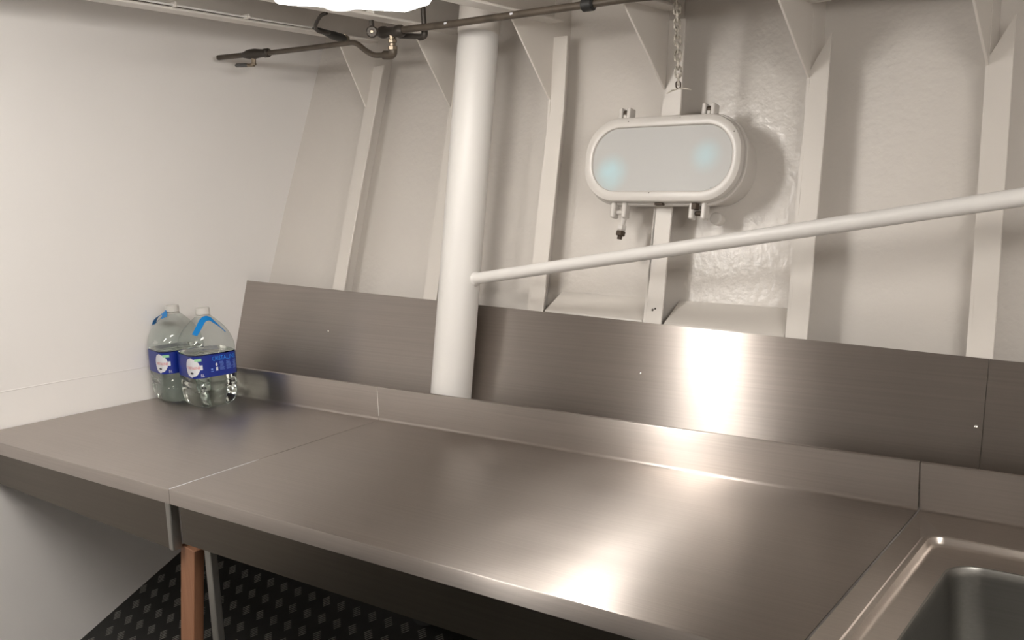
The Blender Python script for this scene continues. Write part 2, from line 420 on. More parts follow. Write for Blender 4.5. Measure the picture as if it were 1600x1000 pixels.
# left edge x, bracket: (near-top y, low z), which z spans the flange takes
frames = [(-0.411, 1.025, 1.83, 'hull frame left of the pillar, partly behind the dark pipe branch', 'deck beam nearest the left bulkhead, carrying the thin black cable'),
          (-0.006, 0.935, 1.80, 'hull frame mostly hidden behind the round pillar', 'deck beam above the pipe tee, second from the left bulkhead'),
          (0.386, 0.892, 1.79, 'hull frame between the round pillar and the porthole', 'deck beam meeting the head of the round pillar'),
          (0.756, 0.838, 1.79, 'hull frame interrupted by the porthole, behind the chain', 'deck beam from which the short chain hangs'),
          (1.135, 0.840, 1.785, 'hull frame just right of the porthole shadow', 'deck beam right of the chain'),
          (1.528, 0.790, 1.775, 'hull frame nearest the right edge above the sink', 'deck beam above the sink')]
for i, (xl, yb, zl, lab, blab) in enumerate(frames):
    t = thing('hull_frame', (xl, face_y(xl, 0.9), 0.9), lab, 'frame', 'hull frames')
    spans = [(0.60, ceil_z(xl, 1.1)-0.01)] if i != 3 else [(0.60, 1.492), (1.722, ceil_z(xl, 1.1)-0.01)]
    for (za, zb) in spans:
        zz = [za+(zb-za)*k/8 for k in range(9)]
        # web
        poly = [(xl, face_y(xl, z), z) for z in zz]+[(xl, hull_y(xl, z)-0.001, z) for z in zz[::-1]]
        MB().prism(poly, (TH, 0, 0)).build('web', MT['frame_paint'], t)
        # flange (sniped diagonally under the bracket)
        zt = (min(zb, zl+0.01) if i >= 4 else 1.965) if zb > 1.6 else zb
        zt2 = (min(zb, zl+0.10) if i >= 4 else 1.965) if zb > 1.6 else zb
        L = [za+(zt-za)*k/7 for k in range(8)]; R = [za+(zt2-za)*k/7 for k in range(8)]
        rings = []
        for zl_, zr_ in zip(L, R):
            yl, yr = face_y(xl, zl_), face_y(xl, zr_)
            rings.append([(xl, yl, zl_), (xl+FW, yr, zr_), (xl+FW, yr+TH, zr_), (xl, yl+TH, zl_)])
        MB().loft(rings).build('flange', MT['frame_paint'], t, bevel=0.0015)
    if i >= 3:
        for (du, dz) in ((0.024, 0.0), (0.031, 0.004)):
            zq = 1.232+dz; c = Vector((xl+du, face_y(xl, zq), zq))
            MB().tube([c+Vector((0, .0008, 0)), c+Vector((0, -.0012, 0))], [.0042-.3*dz, .0022], 7).build('rust_spot', MT['chip'], t)
    # triangular bracket under the beam
    yf = face_y(xl, zl)
    bz = beam_z(xl, yb)
    poly = [(xl+.0005, yb, bz+.002), (xl+.0005, yf-0.001, zl), (xl+.0005, face_y(xl, 1.9)+.004, 1.9), (xl+.0005, face_y(xl, 2.0)+.02, beam_z(xl, 1.1)+.002)]
    MB().prism(poly, (TH-.001, 0, 0)).build('bracket', MT['frame_paint'], t, bevel=0.0012)
    # deck beam: angle bar with bottom flange
    yend = hull_y(xl, 2.0)-0.004
    t = thing('deck_beam', (xl, 0, beam_z(xl, 0)), blab, 'beam', 'deck beams')
    yss = [Y0+0.01, -1.0, -0.3, 0.3, 0.8, yend]
    poly = [(xl+.0012, y, beam_z(xl, y)+.0004) for y in yss]+[(xl+.0012, y, ceil_z(xl, y)-0.001) for y in yss[::-1]]
    MB().prism(poly, (TH-.0024, 0, 0)).build('web', MT['deckhead_paint'], t)
    yss[-1] = face_y(xl, 1.95)-0.012
    rings = [[(xl, y, beam_z(xl, y)), (xl+FW, y, beam_z(xl, y)), (xl+FW, y, beam_z(xl, y)+TH), (xl, y, beam_z(xl, y)+TH)] for y in yss]
    MB().loft(rings).build('flange', MT['frame_paint'], t, bevel=0.0015)

# sloping stringer plates in two bays, just above the backsplash
for (xa, xb, lab) in ((0.440, 0.752, 'sloping white ledge plate left of the porthole frame'), (0.812, 1.131, 'sloping white ledge plate below the porthole right bay')):
    def q(x, f): 
        z = 1.2135-0.0333*(x-0.43) if f == 0 else 1.2535-0.017*(x-0.5)
        y = face_y(x, z)+0.004 if f == 0 else hull_y(x, z)-0.002
        return (x, y, z)
    b = MB(); b.prism([q(xa, 0), q(xb, 0), q(xb, 1), q(xa, 1)], (0, 0.0, -0.008))
    tag(b.build('ledge_plate', MT['frame_paint'], bevel=0.003), lab, 'ledge', 'ledge plates')

# ------------------------------------------------------------ steel worktops
D, ZT, LIP, UPH = 0.70, 0.90, 0.0364, 0.0988
def extr(profile, xl, xr):
    a = [(xl(y), y, z) for y, z in profile]; c = [(xr(y), y, z) for y, z in profile]
    return MB().loft([a, c])
def worktop(t, xl, xr):
    top = [(0.0, ZT-LIP), (0.0, ZT-0.004), (0.0013, ZT-0.0012), (0.0045, ZT), (D-0.006, ZT), (D-0.006, ZT-0.0015), (0.006, ZT-0.0015), (0.0018, ZT-0.005), (0.0018, ZT-LIP)]
    extr(top, xl, xr).build('surface', MT['steel'], t, smooth=True)
    up = [(D-0.006, ZT-.0002), (D-0.0025, ZT+.0012), (D-0.0006, ZT+0.004), (D, ZT+0.008), (D, ZT+UPH-0.003), (D+0.001, ZT+UPH-0.0008), (D+0.003, ZT+UPH), (D+0.0085, ZT+UPH), (D+0.0085, ZT+UPH-0.002),
          (D+0.0035, ZT+UPH-0.003), (D+0.0022, ZT+UPH-0.005), (D+0.0022, ZT+0.006), (D-0.002, ZT-0.0015), (D-0.006, ZT-0.0015)]
    extr(up, xl, xr).build('upstand', MT['steel'], t, smooth=True)
tl = thing('steel_worktop', (-0.5, 0.35, 0.86), 'brushed steel worktop section in the corner carrying the water bottles', 'worktop', 'steel worktop sections')
worktop(tl, lambda y: wall_x(y)+0.004, lambda y: -0.0008)
# left apron deepens to the right
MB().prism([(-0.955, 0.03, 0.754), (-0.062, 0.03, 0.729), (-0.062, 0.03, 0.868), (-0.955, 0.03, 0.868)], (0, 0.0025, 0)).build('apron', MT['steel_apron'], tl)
MB().box(-0.0645, -0.0455, 0.026, 0.052, 0.7275, 0.868).build('end_flange', MT['galv'], tl, bevel=0.003)
MB().prism([(-.0011, .002, .8992), (.0011, .002, .8992), (.0006, .262, .8992), (-.0004, .262, .8992)], (0, 0, .0013)).build('seam_sealant', MT['print_white'], tl)
MB().box(-.0009, .0005, D-.0012, D+.0004, ZT+.012, ZT+UPH-.012).build('seam_sealant', MT['lamp_body'], tl)
trt = thing('steel_worktop', (0.75, 0.35, 0.86), 'long empty brushed steel worktop section between the seam and the sink', 'worktop', 'steel worktop sections')
worktop(trt, lambda y: 0.0008, lambda y: 1.4908)
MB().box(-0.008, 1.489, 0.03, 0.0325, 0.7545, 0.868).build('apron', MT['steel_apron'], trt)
for lx, ly in ((0.0315, 0.075), (1.455, 0.075)):
    MB().box(lx-0.011, lx+0.011, ly-0.011, ly+0.011, floor_z(ly-.011)-.002, 0.899).build('leg', MT['galv'], trt, bevel=0.003)

# sink unit
ts = thing('sink_unit', (1.95, 0.35, 0.86), 'steel sink unit with recessed rim and deep bowl in the corner', 'sink')
SX0, SX1 = 1.4935, 2.55
cx, cy = 1.98, 0.3185
def ring(x0, x1, y0, y1, r, z):
    return [((x0+x1)/2+px, (y0+y1)/2+py, z) for px, py in rrect((x1-x0)/2, (y1-y0)/2, r)]
rings = [ring(SX0, SX1, 0.0, D-0.006, 0.0005, ZT-LIP), ring(SX0, SX1, 0.0, D-0.006, 0.0006, ZT-0.003), ring(SX0+.002, SX1-.002, 0.002, D-0.006, 0.001, ZT),
         ring(1.533, 2.50, 0.045, 0.584, 0.034, ZT), ring(1.536, 2.497, 0.048, 0.581, 0.033, ZT+0.0025), ring(1.541, 2.492, 0.053, 0.576, 0.030, ZT+0.0038),
         ring(1.546, 2.487, 0.058, 0.571, 0.026, ZT+0.002), ring(1.551, 2.482, 0.063, 0.566, 0.022, ZT-0.007), ring(1.556, 2.477, 0.068, 0.561, 0.020, ZT-0.0115),
         ring(1.560, 2.473, 0.072, 0.557, 0.018, ZT-0.012), ring(1.590, 2.060, 0.094, 0.510, 0.058, ZT-0.0125), ring(1.597, 2.053, 0.101, 0.503, 0.054, ZT-0.0125)]
MB().loft(rings, caps=False).build('rim', MT['steel_sink'], ts, smooth=True)
rings = [ring(1.597, 2.053, 0.101, 0.503, 0.054, ZT-0.0125), ring(1.600, 2.050, 0.104, 0.500, 0.053, ZT-0.0135), ring(1.602, 2.048, 0.106, 0.498, 0.052, ZT-0.017), ring(1.604, 2.046, 0.108, 0.496, 0.052, ZT-0.03),
         ring(1.612, 2.038, 0.116, 0.488, 0.055, ZT-0.17), ring(1.620, 2.030, 0.124, 0.480, 0.055, ZT-0.19), ring(1.640, 2.010, 0.144, 0.460, 0.05, ZT-0.202), ring(1.79, 1.86, 0.27, 0.335, 0.03, ZT-0.206)]
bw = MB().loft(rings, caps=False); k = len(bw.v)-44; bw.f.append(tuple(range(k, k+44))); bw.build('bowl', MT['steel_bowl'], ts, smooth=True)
MB().tube([(1.825, .3025, ZT-.207), (1.825, .3025, ZT-.2045), (1.825, .3025, ZT-.2035)], [.034, .034, .028], 24).build('drain', MT['galv'], ts, smooth=True)
up = [(D-0.006, ZT-.0002), (D-0.0025, ZT+.0012), (D-0.0006, ZT+0.004), (D, ZT+0.008), (D, ZT+UPH-0.003), (D+0.001, ZT+UPH-0.0008), (D+0.003, ZT+UPH), (D+0.0085, ZT+UPH), (D+0.0085, ZT+UPH-0.002),
      (D+0.0035, ZT+UPH-0.003), (D+0.0022, ZT+UPH-0.005), (D+0.0022, ZT+0.006), (D-0.002, ZT-0.0015), (D-0.006, ZT-0.0015)]
extr(up, lambda y: SX0+.001, lambda y: SX1).build('upstand', MT['steel'], ts, smooth=True)
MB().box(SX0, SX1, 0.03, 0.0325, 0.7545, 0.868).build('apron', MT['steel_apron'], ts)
for lx in (SX0+.03, SX1-.03):
    MB().box(lx-0.011, lx+0.011, 0.064, 0.086, floor_z(.064)-.002, 0.865).build('leg', MT['galv'], ts, bevel=0.003)

# backsplash sheets leaning on the frames
def splash(xa_bot, xa_top, xb, lab, screws):
    def yy(z): return 0.9308+0.285*(z-1.2517)-0.0035
    def zt(x): return 1.2517-0.0314*(x+0.841)
    zb = 0.90
    poly = [(xa_bot, yy(zb), zb), (xb, yy(zb), zb), (xb, yy(zt(xb)), zt(xb)), (xa_top, yy(zt(xa_top)), zt(xa_top))]
    t = thing('backsplash_panel', ((xa_bot+xb)/2, yy(zb), zb), lab, 'backsplash', 'backsplash panels')
    MB().prism(poly, (0, -0.0022, 0.0006)).build('sheet', MT['steel_splash'], t)
    for (sx, sz) in screws:
        c = Vector((sx, yy(sz)-0.0022, sz)); n = Vector((0, -0.962, 0.274))
        MB().tube([c, c+n*0.0016, c+n*0.0026], [0.0036, 0.0034, 0.0015], 10).build('screw', MT['screw'], t, smooth=True)
    return t
splash(-0.8545, -0.841, 1.5735, 'long brushed steel backsplash sheet behind the pillar and worktop', [(-0.392, 1.106), (0.771, 1.0755), (1.5607, 1.0395)])
splash(1.5750, 1.5750, 2.70, 'short steel backsplash sheet behind the sink at the right edge', [(1.92, 1.09)])

# reddish wooden batten propping the worktop seam
a = Vector((-0.0375, 0.058, 0.7265)); c = Vector((-0.140, 0.058, 0.081)); w = Vector((0.0265, 0, -0.0042)); dpt = Vector((0, 0.03, 0))
bt = MB().add([a-w, a+w, a+w+dpt, a-w+dpt, c-w, c+w, c+w+dpt+Vector((0,0,.013)), c-w+dpt+Vector((0,0,.013))], [(0,1,2,3), (4,7,6,5), (0,4,5,1), (1,5,6,2), (2,6,7,3), (3,7,4,0)]).build('wooden_batten', MT['wood'], bevel=0.002)
tag(bt, 'reddish wooden batten standing upright below the worktop seam', 'batten')

# ------------------------------------------------------------ pillar and handrail
def pil(z): return (0.2023, 0.790+0.203*(z-0.979), z)
tp = thing('pillar', pil(0.36), 'thick round white painted pillar rising behind the worktop upstand', 'pillar')
MB().tube([pil(z) for z in (0.34, 0.5, 0.70)], 0.0590, 40).build('shade_black_base', MT['black'], tp, smooth=True)  # lower shaft coloured black to stand for the dark under the worktop
MB().tube([pil(z) for z in (0.70, 0.9, 1.2, 1.6, 1.95, 2.105)], 0.0585, 40).build('shaft', MT['pillar_paint'], tp, smooth=True)
MB().tube([pil(z) for z in (1.985, 1.99, 2.10)], [0.0585, 0.0605, 0.0605], 40).build('head_collar', MT['frame_paint'], tp, smooth=True)
th = thing('handrail', (0.2608, 0.86, 1.302), 'white tubular handrail rising from the pillar to the right edge', 'handrail')
ra, rb = Vector((0.225, 0.858, 1.2985)), Vector((2.35, 0.672, 1.622))
MB().tube([ra, ra.lerp(rb, .25), ra.lerp(rb, .5), ra.lerp(rb, .75), rb], [0.0163, 0.0166, 0.0172, 0.0175, 0.0175], 24).build('rail', MT['pillar_paint'], th, smooth=True)
dv = (rb-ra).normalized(); w0 = Vector((0.2608, 0.856, 1.3035))
MB().tube([w0-dv*.004, w0+dv*.002, w0+dv*.006], [.0215, .0205, .0165], 20).build('weld_collar', MT['pillar_paint'], th, smooth=True)

# ------------------------------------------------------------ porthole
PC = Vector((0.782, 0.9715, 1.615)); PU = Vector((1, 0, -0.018)).normalized()
PV = Vector((0, 0.2425, 0.970)); PN = Vector((0, -0.970, 0.2425))
tw = thing('window_1', PC, 'oblong white painted porthole with rounded ends and clamped frame', 'porthole', kind='structure')
def pw(u, v, w): return PC+PU*u+PV*v+PN*w
def pring(hw, hh, r, w): return [pw(px, py, w) for px, py in rrect(hw, hh, r, 14)]
HW, HH, RR = 0.2215, 0.1105, 0.098
MB().loft([pring(.197, .083, .076, -.010), pring(.197, .083, .076, -.003), pring(.199, .085, .078, 0.0005), pring(.2015, .0875, .080, .0015), pring(HW-.007, HH-.007, RR-.006, .0015), pring(HW-.002, HH-.002, RR-.002, -.001),
           pring(HW, HH, RR, -.006), pring(HW, HH, RR, -.018), pring(HW-.003, HH-.003, RR-.003, -.021), pring(.2, .087, .079, -.021), pring(.197, .083, .076, -.010)], caps=False).build('clamping_ring', MT['port_paint'], tw, smooth=True)
MB().loft([pring(.196, .084, .076, -.023), pring(HW+.0035, HH+.0035, RR+.0035, -.023), pring(HW+.006, HH+.006, RR+.005, -.026), pring(HW+.006, HH+.006, RR+.005, -.036), pring(HW+.003, HH+.003, RR+.003, -.039), pring(.196, .084, .076, -.039), pring(.196, .084, .076, -.023)], caps=False).build('frame', MT['port_paint'], tw, smooth=True)
MB().loft([pring(HW-.012, HH-.012, RR-.012, -.037), pring(HW-.012, HH-.012, RR-.012, -.125)], caps=False).build('trunk', MT['port_paint'], tw, smooth=True)
MB().loft([pring(HW-.006, HH-.006, RR-.006, -.0215), pring(HW-.006, HH-.006, RR-.006, -.0228)], caps=True).build('gasket', MT['black'], tw, smooth=True)
po = MB()
po.loft([pring(.1985, .0845, .0775, -.010), pring(.1985, .0845, .0775, -.005)])
po.build('pane', MT['pane'], tw, origin=PC)
def pbox(u0, u1, v0, v1, w0, w1):
    vs = [pw(u, v, w) for w in (w0, w1) for (u, v) in ((u0, v0), (u1, v0), (u1, v1), (u0, v1))]
    return MB().add(vs, [(0,3,2,1), (4,5,6,7), (0,1,5,4), (1,2,6,5), (2,3,7,6), (3,0,4,7)])
# hinge lugs along the top, dark pin between each pair
for u in (-0.120, 0.118):
    for du in (-0.012, 0.012):
        pbox(u+du-.0055, u+du+.0055, HH-.004, HH+.030, -.040, -.010).build('hinge_lug', MT['port_paint'], tw, bevel=.003)
    MB().tube([pw(u-.006, HH+.016, -.024), pw(u+.006, HH+.016, -.024)], .0085, 12).build('hinge_pin', MT['rust'], tw, smooth=True)
    pbox(u-.005, u+.005, HH-.003, HH+.012, -.034, -.014).build('hinge_tongue', MT['port_paint'], tw, bevel=.002)
# forked dog lugs along the bottom
for u, open_ in ((-0.113, True), (0.112, False)):
    for du in (-.0165, .0165):
        pbox(u+du-.0065, u+du+.0065, -HH-.040, -HH+.003, -.040, -.014).build('dog_lug', MT['port_paint'], tw, bevel=.004)
    pbox(u-.018, u+.018, -HH-.012, -HH+.003, -.042, -.034).build('lug_web', MT['port_paint'], tw, bevel=.002)
    MB().tube([pw(u-.012, -HH-.024, -.03), pw(u+.012, -HH-.024, -.03)], .006, 10).build('dog_pin', MT['rust'] if not open_ else MT['port_paint'], tw, smooth=True)
# swing bolt hanging down with rusty nut, left
p0, p1 = pw(-.099, -HH-.030, -.028), pw(-.108, -HH-.088, -.030)
MB().tube([p0, p0.lerp(p1, .3), p0.lerp(p1, .5), p0.lerp(p1, .8)], [.0075, .007, .0065, .0065], 12).build('swing_bolt', MT['port_paint'], tw, smooth=True)
MB().tube([p0.lerp(p1, .44), p0.lerp(p1, .50), p0.lerp(p1, .66), p0.lerp(p1, .72)], [.0095, .0125, .0125, .010], 6).build('collar', MT['port_paint'], tw)
MB().tube([p0.lerp(p1, .73), p0.lerp(p1, .76), p0.lerp(p1, .93), p0.lerp(p1, .96)], [.0115, .0135, .0135, .011], 6).build('nut', MT['rust'], tw)
MB().tube([p0.lerp(p1, .96), p0.lerp(p1, 1.12)], [.0065, .0065], 10).build('bolt_end', MT['rust'], tw, smooth=True)
# folded swing bolt at the right with a rusty nut, and its round stub
MB().tube([pw(.104, -HH-.001, -.02), pw(.104, -HH-.016, -.02)], [.011, .011], 6).build('nut', MT['rust'], tw)
MB().tube([pw(.142, -HH-.030, -.085), pw(.142, -HH-.030, -.062), pw(.142, -HH-.030, -.058)], [.016, .016, .012], 18).build('stub', MT['port_paint'], tw, smooth=True)
pbox(-.006, .018, -HH-.007, -HH-.0005, -.024, -.010).build('latch_clip', MT['rust'], tw, bevel=.002)
# tiny chips in the paint
for (u, v, s) in ((-.098, .099, .0022), (.1985, .062, .0022), (.148, -.074, .0015), (-.018, -.0885, .0022), (.05, .103, .0012)):
    w = .0016 if abs(v) > .0875 or abs(u) > .197 else -.0049
    MB().tube([pw(u, v, w-.0006), pw(u+.0004, v+.001, w+.0003)], [s, s*.5], 7).build('paint_chip', MT['chip'], tw)

# ------------------------------------------------------------ chain
tc_ = thing('hanging_chain', (0.8505, 0.95, 1.99), 'short white painted chain hanging above the porthole', 'chain')
def link_path(c, hl, hw, ang):
    P = []
    for k in range(24):
        a = 2*math.pi*k/24; x = hw*math.cos(a); z = hw*math.sin(a)+(hl-hw)*(1 if math.sin(a) >= 0 else -1)
        P.append(Vector((c[0]+x*math.cos(ang), c[1]+x*math.sin(ang), c[2]+z)))
    return P
zc = 2.045; pitch = 0.0186; kk = 0
while zc > 1.80:
    ang = math.radians(37 if kk % 2 == 0 else 127)+random.uniform(-.2, .2)
    MB().tube(link_path((0.8500+0.0003*kk*.3, 0.95, zc), 0.0132, 0.0074, ang), 0.0029, 8, closed=True).build('chain_link', MT['chain'], tc_, smooth=True)
    zc -= pitch; kk += 1
MB().tube(link_path((0.851, .95, zc+.006), 0.0085, 0.0056, math.radians(37)), 0.0017, 8, closed=True).build('wire_eye', MT['rust'], tc_, smooth=True)
e0 = Vector((0.851, .95, zc-.003))
for tgt in ((0.8215, .945, zc-.0125), (0.882, .955, zc-.0075)):
    MB().tube([e0, e0.lerp(Vector(tgt), .5)+Vector((0, 0, .0015)), tgt], [.002, .0022, .0014], 8).build('twisted_wire', MT['chain'], tc_, smooth=True)
MB().box(0.843, 0.858, .943, .957, 2.05, ceil_z(.85, .95)).build('ceiling_eye', MT['chain'], tc_, bevel=.003)

# ------------------------------------------------------------ pipework
tpi = thing('water_pipe', (0.05, 0.8, 1.995), 'dark bronze water pipe with valve branch under the deck beams', 'pipe')
MB().tube([(0.012, .8, 1.9985), (0.25, .8, 1.991), (0.81, .8, 1.984), (1.30, .785, 1.956), (3.05, .70, 1.865)], 0.0095, 16).build('main_pipe', MT['pipe'], tpi, smooth=True)
MB().tube([(-0.004, .8, 1.9985), (0.002, .8, 1.9985), (.012, .8, 1.998), (.024, .8, 1.997), (.030, .8, 1.9965), (.060, .8, 1.995), (.066, .8, 1.9945), (.074, .8, 1.994), (.086, .8, 1.9935), (.092, .8, 1.9935)],
          [.009, .0135, .017, .0165, .0135, .0135, .0155, .0175, .0165, .011], 16).build('tee', MT['fitting'], tpi, smooth=True)
MB().tube([(.048, .8, 1.992), (.048, .8, 1.976), (.048, .8, 1.974), (.048, .8, 1.966), (.048, .8, 1.964), (.048, .8, 1.958), (.048, .8, 1.956), (.048, .8, 1.947), (.048, .8, 1.945), (.048, .8, 1.938)],
          [.009, .009, .0125, .0125, .0085, .0085, .0135, .0135, .0105, .0105], 8).build('union', MT['brass'], tpi)
MB().tube(smooth_path([(.048, .8, 1.948), (.047, .8, 1.938), (.038, .8, 1.934), (.018, .8, 1.9355), (.014, .8, 1.936)], 4), 0.0125, 14).build('elbow', MT['pipe'], tpi, smooth=True)
MB().tube(smooth_path([(.030, .8, 1.9355), (-.005, .8, 1.937), (-.030, .801, 1.9415), (-.061, .802, 1.957), (-.090, .803, 1.9765), (-.115, .805, 1.984), (-.15, .807, 1.9855), (-.329, .819, 1.991), (-.535, .846, 2.0005)], 6), 0.0078, 14).build('branch_pipe', MT['pipe'], tpi, smooth=True)
vb = MB().tube([(-.530, .846, 2.0005), (-.535, .846, 2.001), (-.552, .847, 2.002), (-.553, .847, 2.002), (-.585, .848, 2.004), (-.605, .849, 2.005), (-.635, .85, 2.0065), (-.650, .85, 2.0065), (-.667, .85, 2.0068)],
          [.010, .0145, .0145, .0115, .0145, .0165, .0155, .012, .0085], 12).build('valve_body', MT['fitting'], tpi, smooth=True)
MB().tube([(-.667, .85, 2.0068), (-.795, .852, 2.012)], 0.0085, 14).build('outlet_stub', MT['pipe'], tpi, smooth=True)
MB().tube([(-.7945, .852, 2.01195), (-.7985, .852, 2.0121)], [.0086, .0086], 14).build('outlet_cap', MT['galv'], tpi, smooth=True)
MB().tube([(-.612, .849, 1.994), (-.614, .849, 1.978), (-.615, .849, 1.976), (-.615, .849, 1.970)], [.008, .008, .0095, .0095], 8).build('valve_stem', MT['brass'], tpi)
MB().tube(smooth_path([(-.612, .849, 1.971), (-.628, .849, 1.9715), (-.645, .848, 1.9735)], 3), .0055, 8).build('lever_arm', MT['brass'], tpi, smooth=True)
MB().tube([(-.640, .848, 1.973), (-.645, .848, 1.9732), (-.695, .846, 1.977), (-.701, .846, 1.9775)], [.004, .0065, .0065, .004], 10).build('lever_grip', MT['grey_plastic'], tpi, smooth=True)
MB().tube([(.676, .8, 1.9857), (.68, .8, 1.9857), (.706, .8, 1.9855), (.71, .8, 1.9855)], [.012, .017, .017, .012], 12).build('clamp', MT['black'], tpi, smooth=True)
MB().box(.686, .700, .795, .805, 1.985, beam_z(.69, .8)+.1).build('clamp_hanger', MT['fitting'], tpi)
for px in (0.252, 0.47):
    MB().tube([(px-.004, .7925, 1.9935-(px-.25)*.0125), (px+.004, .7925, 1.9935-(px-.25)*.0125)], [.0035, .003], 7).build('paint_fleck', MT['print_white'], tpi)
# short capped fitting hanging from a white strap
tcf = thing('capped_fitting', (0.027, 0.745, 1.99), 'small dark capped pipe end on a white hanger left of the tee', 'fitting')
dirc = Vector((0.62, -0.77, -0.05)).normalized(); c0 = Vector((0.027, .745, 1.9925))
MB().tube([c0-dirc*.03, c0-dirc*.006, c0, c0+dirc*.012, c0+dirc*.015], [.012, .012, .0165, .0165, .013], 10).build('cap_body', MT['fitting'], tcf)
MB().tube([c0+dirc*.0151, c0+dirc*.018], [.0055, .004], 8).build('plug', MT['brass'], tcf)
MB().tube([(.027, .745, 2.0005), (.026, .745, 2.024)], .0065, 8).build('neck', MT['fitting'], tcf, smooth=True)
MB().box(.011, .039, .742, .748, 2.0335, ceil_z(0, .775)).build('hanger_strap', MT['lamp_body'], tcf, bevel=.002)
# dropper pipe behind the tee
tdp = thing('dropper_pipe', (0.138, 0.835, 2.05), 'thin black pipe dropping from the deckhead and turning behind the tee', 'pipe')
MB().tube([(.137, .835, 2.112), (.1385, .835, 1.988)], .0072, 12).build('drop', MT['fitting'], tdp, smooth=True)
MB().tube(smooth_path([(.1385, .835, 1.992), (.138, .835, 1.981), (.130, .835, 1.976), (.118, .835, 1.9758)], 4), .0095, 12).build('elbow', MT['fitting'], tdp, smooth=True)
MB().tube([(.128, .835, 1.976), (.045, .835, 1.988)], .0078, 12).build('run', MT['fitting'], tdp, smooth=True)

# cable along the first beam, ending in a black gland
tcb = thing('deck_cable', (-0.33, 0.6, 2.06), 'thin dark cable clipped along the left deck beam', 'cable')
def cbl(y, dx=0, dz=0): return (-0.352+dx, y, beam_z(-0.35, y)+0.0125+dz)
MB().tube([cbl(y, 0.004*math.sin(7*y)) for y in [-1.2+0.1*i for i in range(21)]], 0.0032, 8).build('cable', MT['fitting'], tcb, smooth=True)
MB().tube([cbl(y, 0.011+0.004*math.sin(5*y+1), -.001) for y in [-1.2+0.1*i for i in range(22)]], 0.0028, 8).build('cable', MT['white_cable'], tcb, smooth=True)
for y in (.12, .38, .62):
    MB().box(-.362, -.334, y-.004, y+.004, beam_z(-.35, y)+.007, beam_z(-.35, y)+.020).build('cable_clip', MT['frame_paint'], tcb, bevel=.001)
tgl = thing('cable_gland', (-0.29, 0.86, 2.03), 'black tapered cable gland at the end of the left deck beam', 'cable gland')
MB().tube([(-.225, .76, 2.0335), (-.232, .79, 2.032), (-.25, .83, 2.030), (-.275, .885, 2.0285), (-.30, .945, 2.028), (-.307, .962, 2.028)], [.003, .0065, .009, .013, .013, .009], 12).build('sleeve', MT['black'], tgl, smooth=True)
MB().tube(smooth_path([(-.10, .70, 2.055), (-.125, .70, 2.050), (-.165, .715, 2.03), (-.20, .755, 2.022), (-.235, .82, 2.026), (-.25, .845, 2.029)], 5), .0052, 10).build('tail', MT['fitting'], tgl, smooth=True)
MB().tube([(-.307, .962, 2.028), (-.313, .975, 2.028)], [.015, .013], 10).build('end_ring', MT['brass'], tgl, smooth=True)

# ------------------------------------------------------------ ceiling lamp
def lamp(pa, pb, w, z, lab, em):
    """fluorescent batten from pa (far end) to pb (near end), diffuser bottom at height z"""
    pa, pb = Vector((*pa, 0)), Vector((*pb, 0)); ax = (pb-pa); Ln = ax.length; ax.normalize(); sd = Vector((-ax.y, ax.x, 0)); h = w/2
    t = thing('ceiling_lamp', (pa+pb)/2+Vector((0, 0, z)), lab, 'lamp', 'ceiling lamps')
    def P(l, s_, zz): q = pa+ax*l+sd*s_; return (q.x, q.y, zz)
    def sec(l, k, dz=0): return [P(l, -h*k*.72, z+dz), P(l, h*k*.72, z+dz), P(l, h*k, z+.010+dz), P(l, h*k*1.08, z+.075), P(l, -h*k*1.08, z+.075), P(l, -h*k, z+.010+dz)]
    MB().loft([sec(0, .93, .003), sec(.012, 1), sec(Ln-.012, 1), sec(Ln, .93, .003)]).build('diffuser', MT[em], t, bevel=.004)
    q = [P(-.006, -h*1.14, z+.075), P(Ln+.006, -h*1.14, z+.075), P(Ln+.006, h*1.14, z+.075), P(-.006, h*1.14, z+.075)]
    MB().prism(q, (0, 0, .022)).build('housing', MT['lamp_body'], t, bevel=.004)
    for l in (min(.18, Ln*.25), Ln-min(.18, Ln*.25)):
        c = Vector(P(l, 0, 0)); MB().box(c.x-.012, c.x+.012, c.y-.012, c.y+.012, z+.095, ceil_z(c.x, c.y)+.002).build('hanger', MT['lamp_body'], t)
    return t
lamp((0.548, 0.358), (0.450, 0.070), 0.125, 1.9495, 'bright white ceiling lamp at the top edge above the pipe', 'lamp')
lamp((0.15, -0.50), (-0.18, -1.35), 0.115, 2.02, 'extra unseen ceiling lamp on the left, added to brighten the bulkhead', 'added_lamp_l')
lamp((2.22, -0.10), (2.14, -0.85), 0.125, 1.87, 'extra unseen ceiling lamp above the sink, added to brighten the right hull bays', 'added_lamp_r')
tlc = MB().tube(smooth_path([(.255, .33, 2.075), (.258, .33, 2.02), (.274, .33, 1.998), (.295, .33, 1.985), (.323, .33, 1.976), (.364, .33, 1.972), (.394, .33, 1.976), (.44, .33, 1.985), (.50, .33, 1.995)], 5), .0075, 12).build('lamp_cable', MT['white_cable'], smooth=True)
tag(tlc, 'white looped cable curving into the side of the ceiling lamp', 'cable')

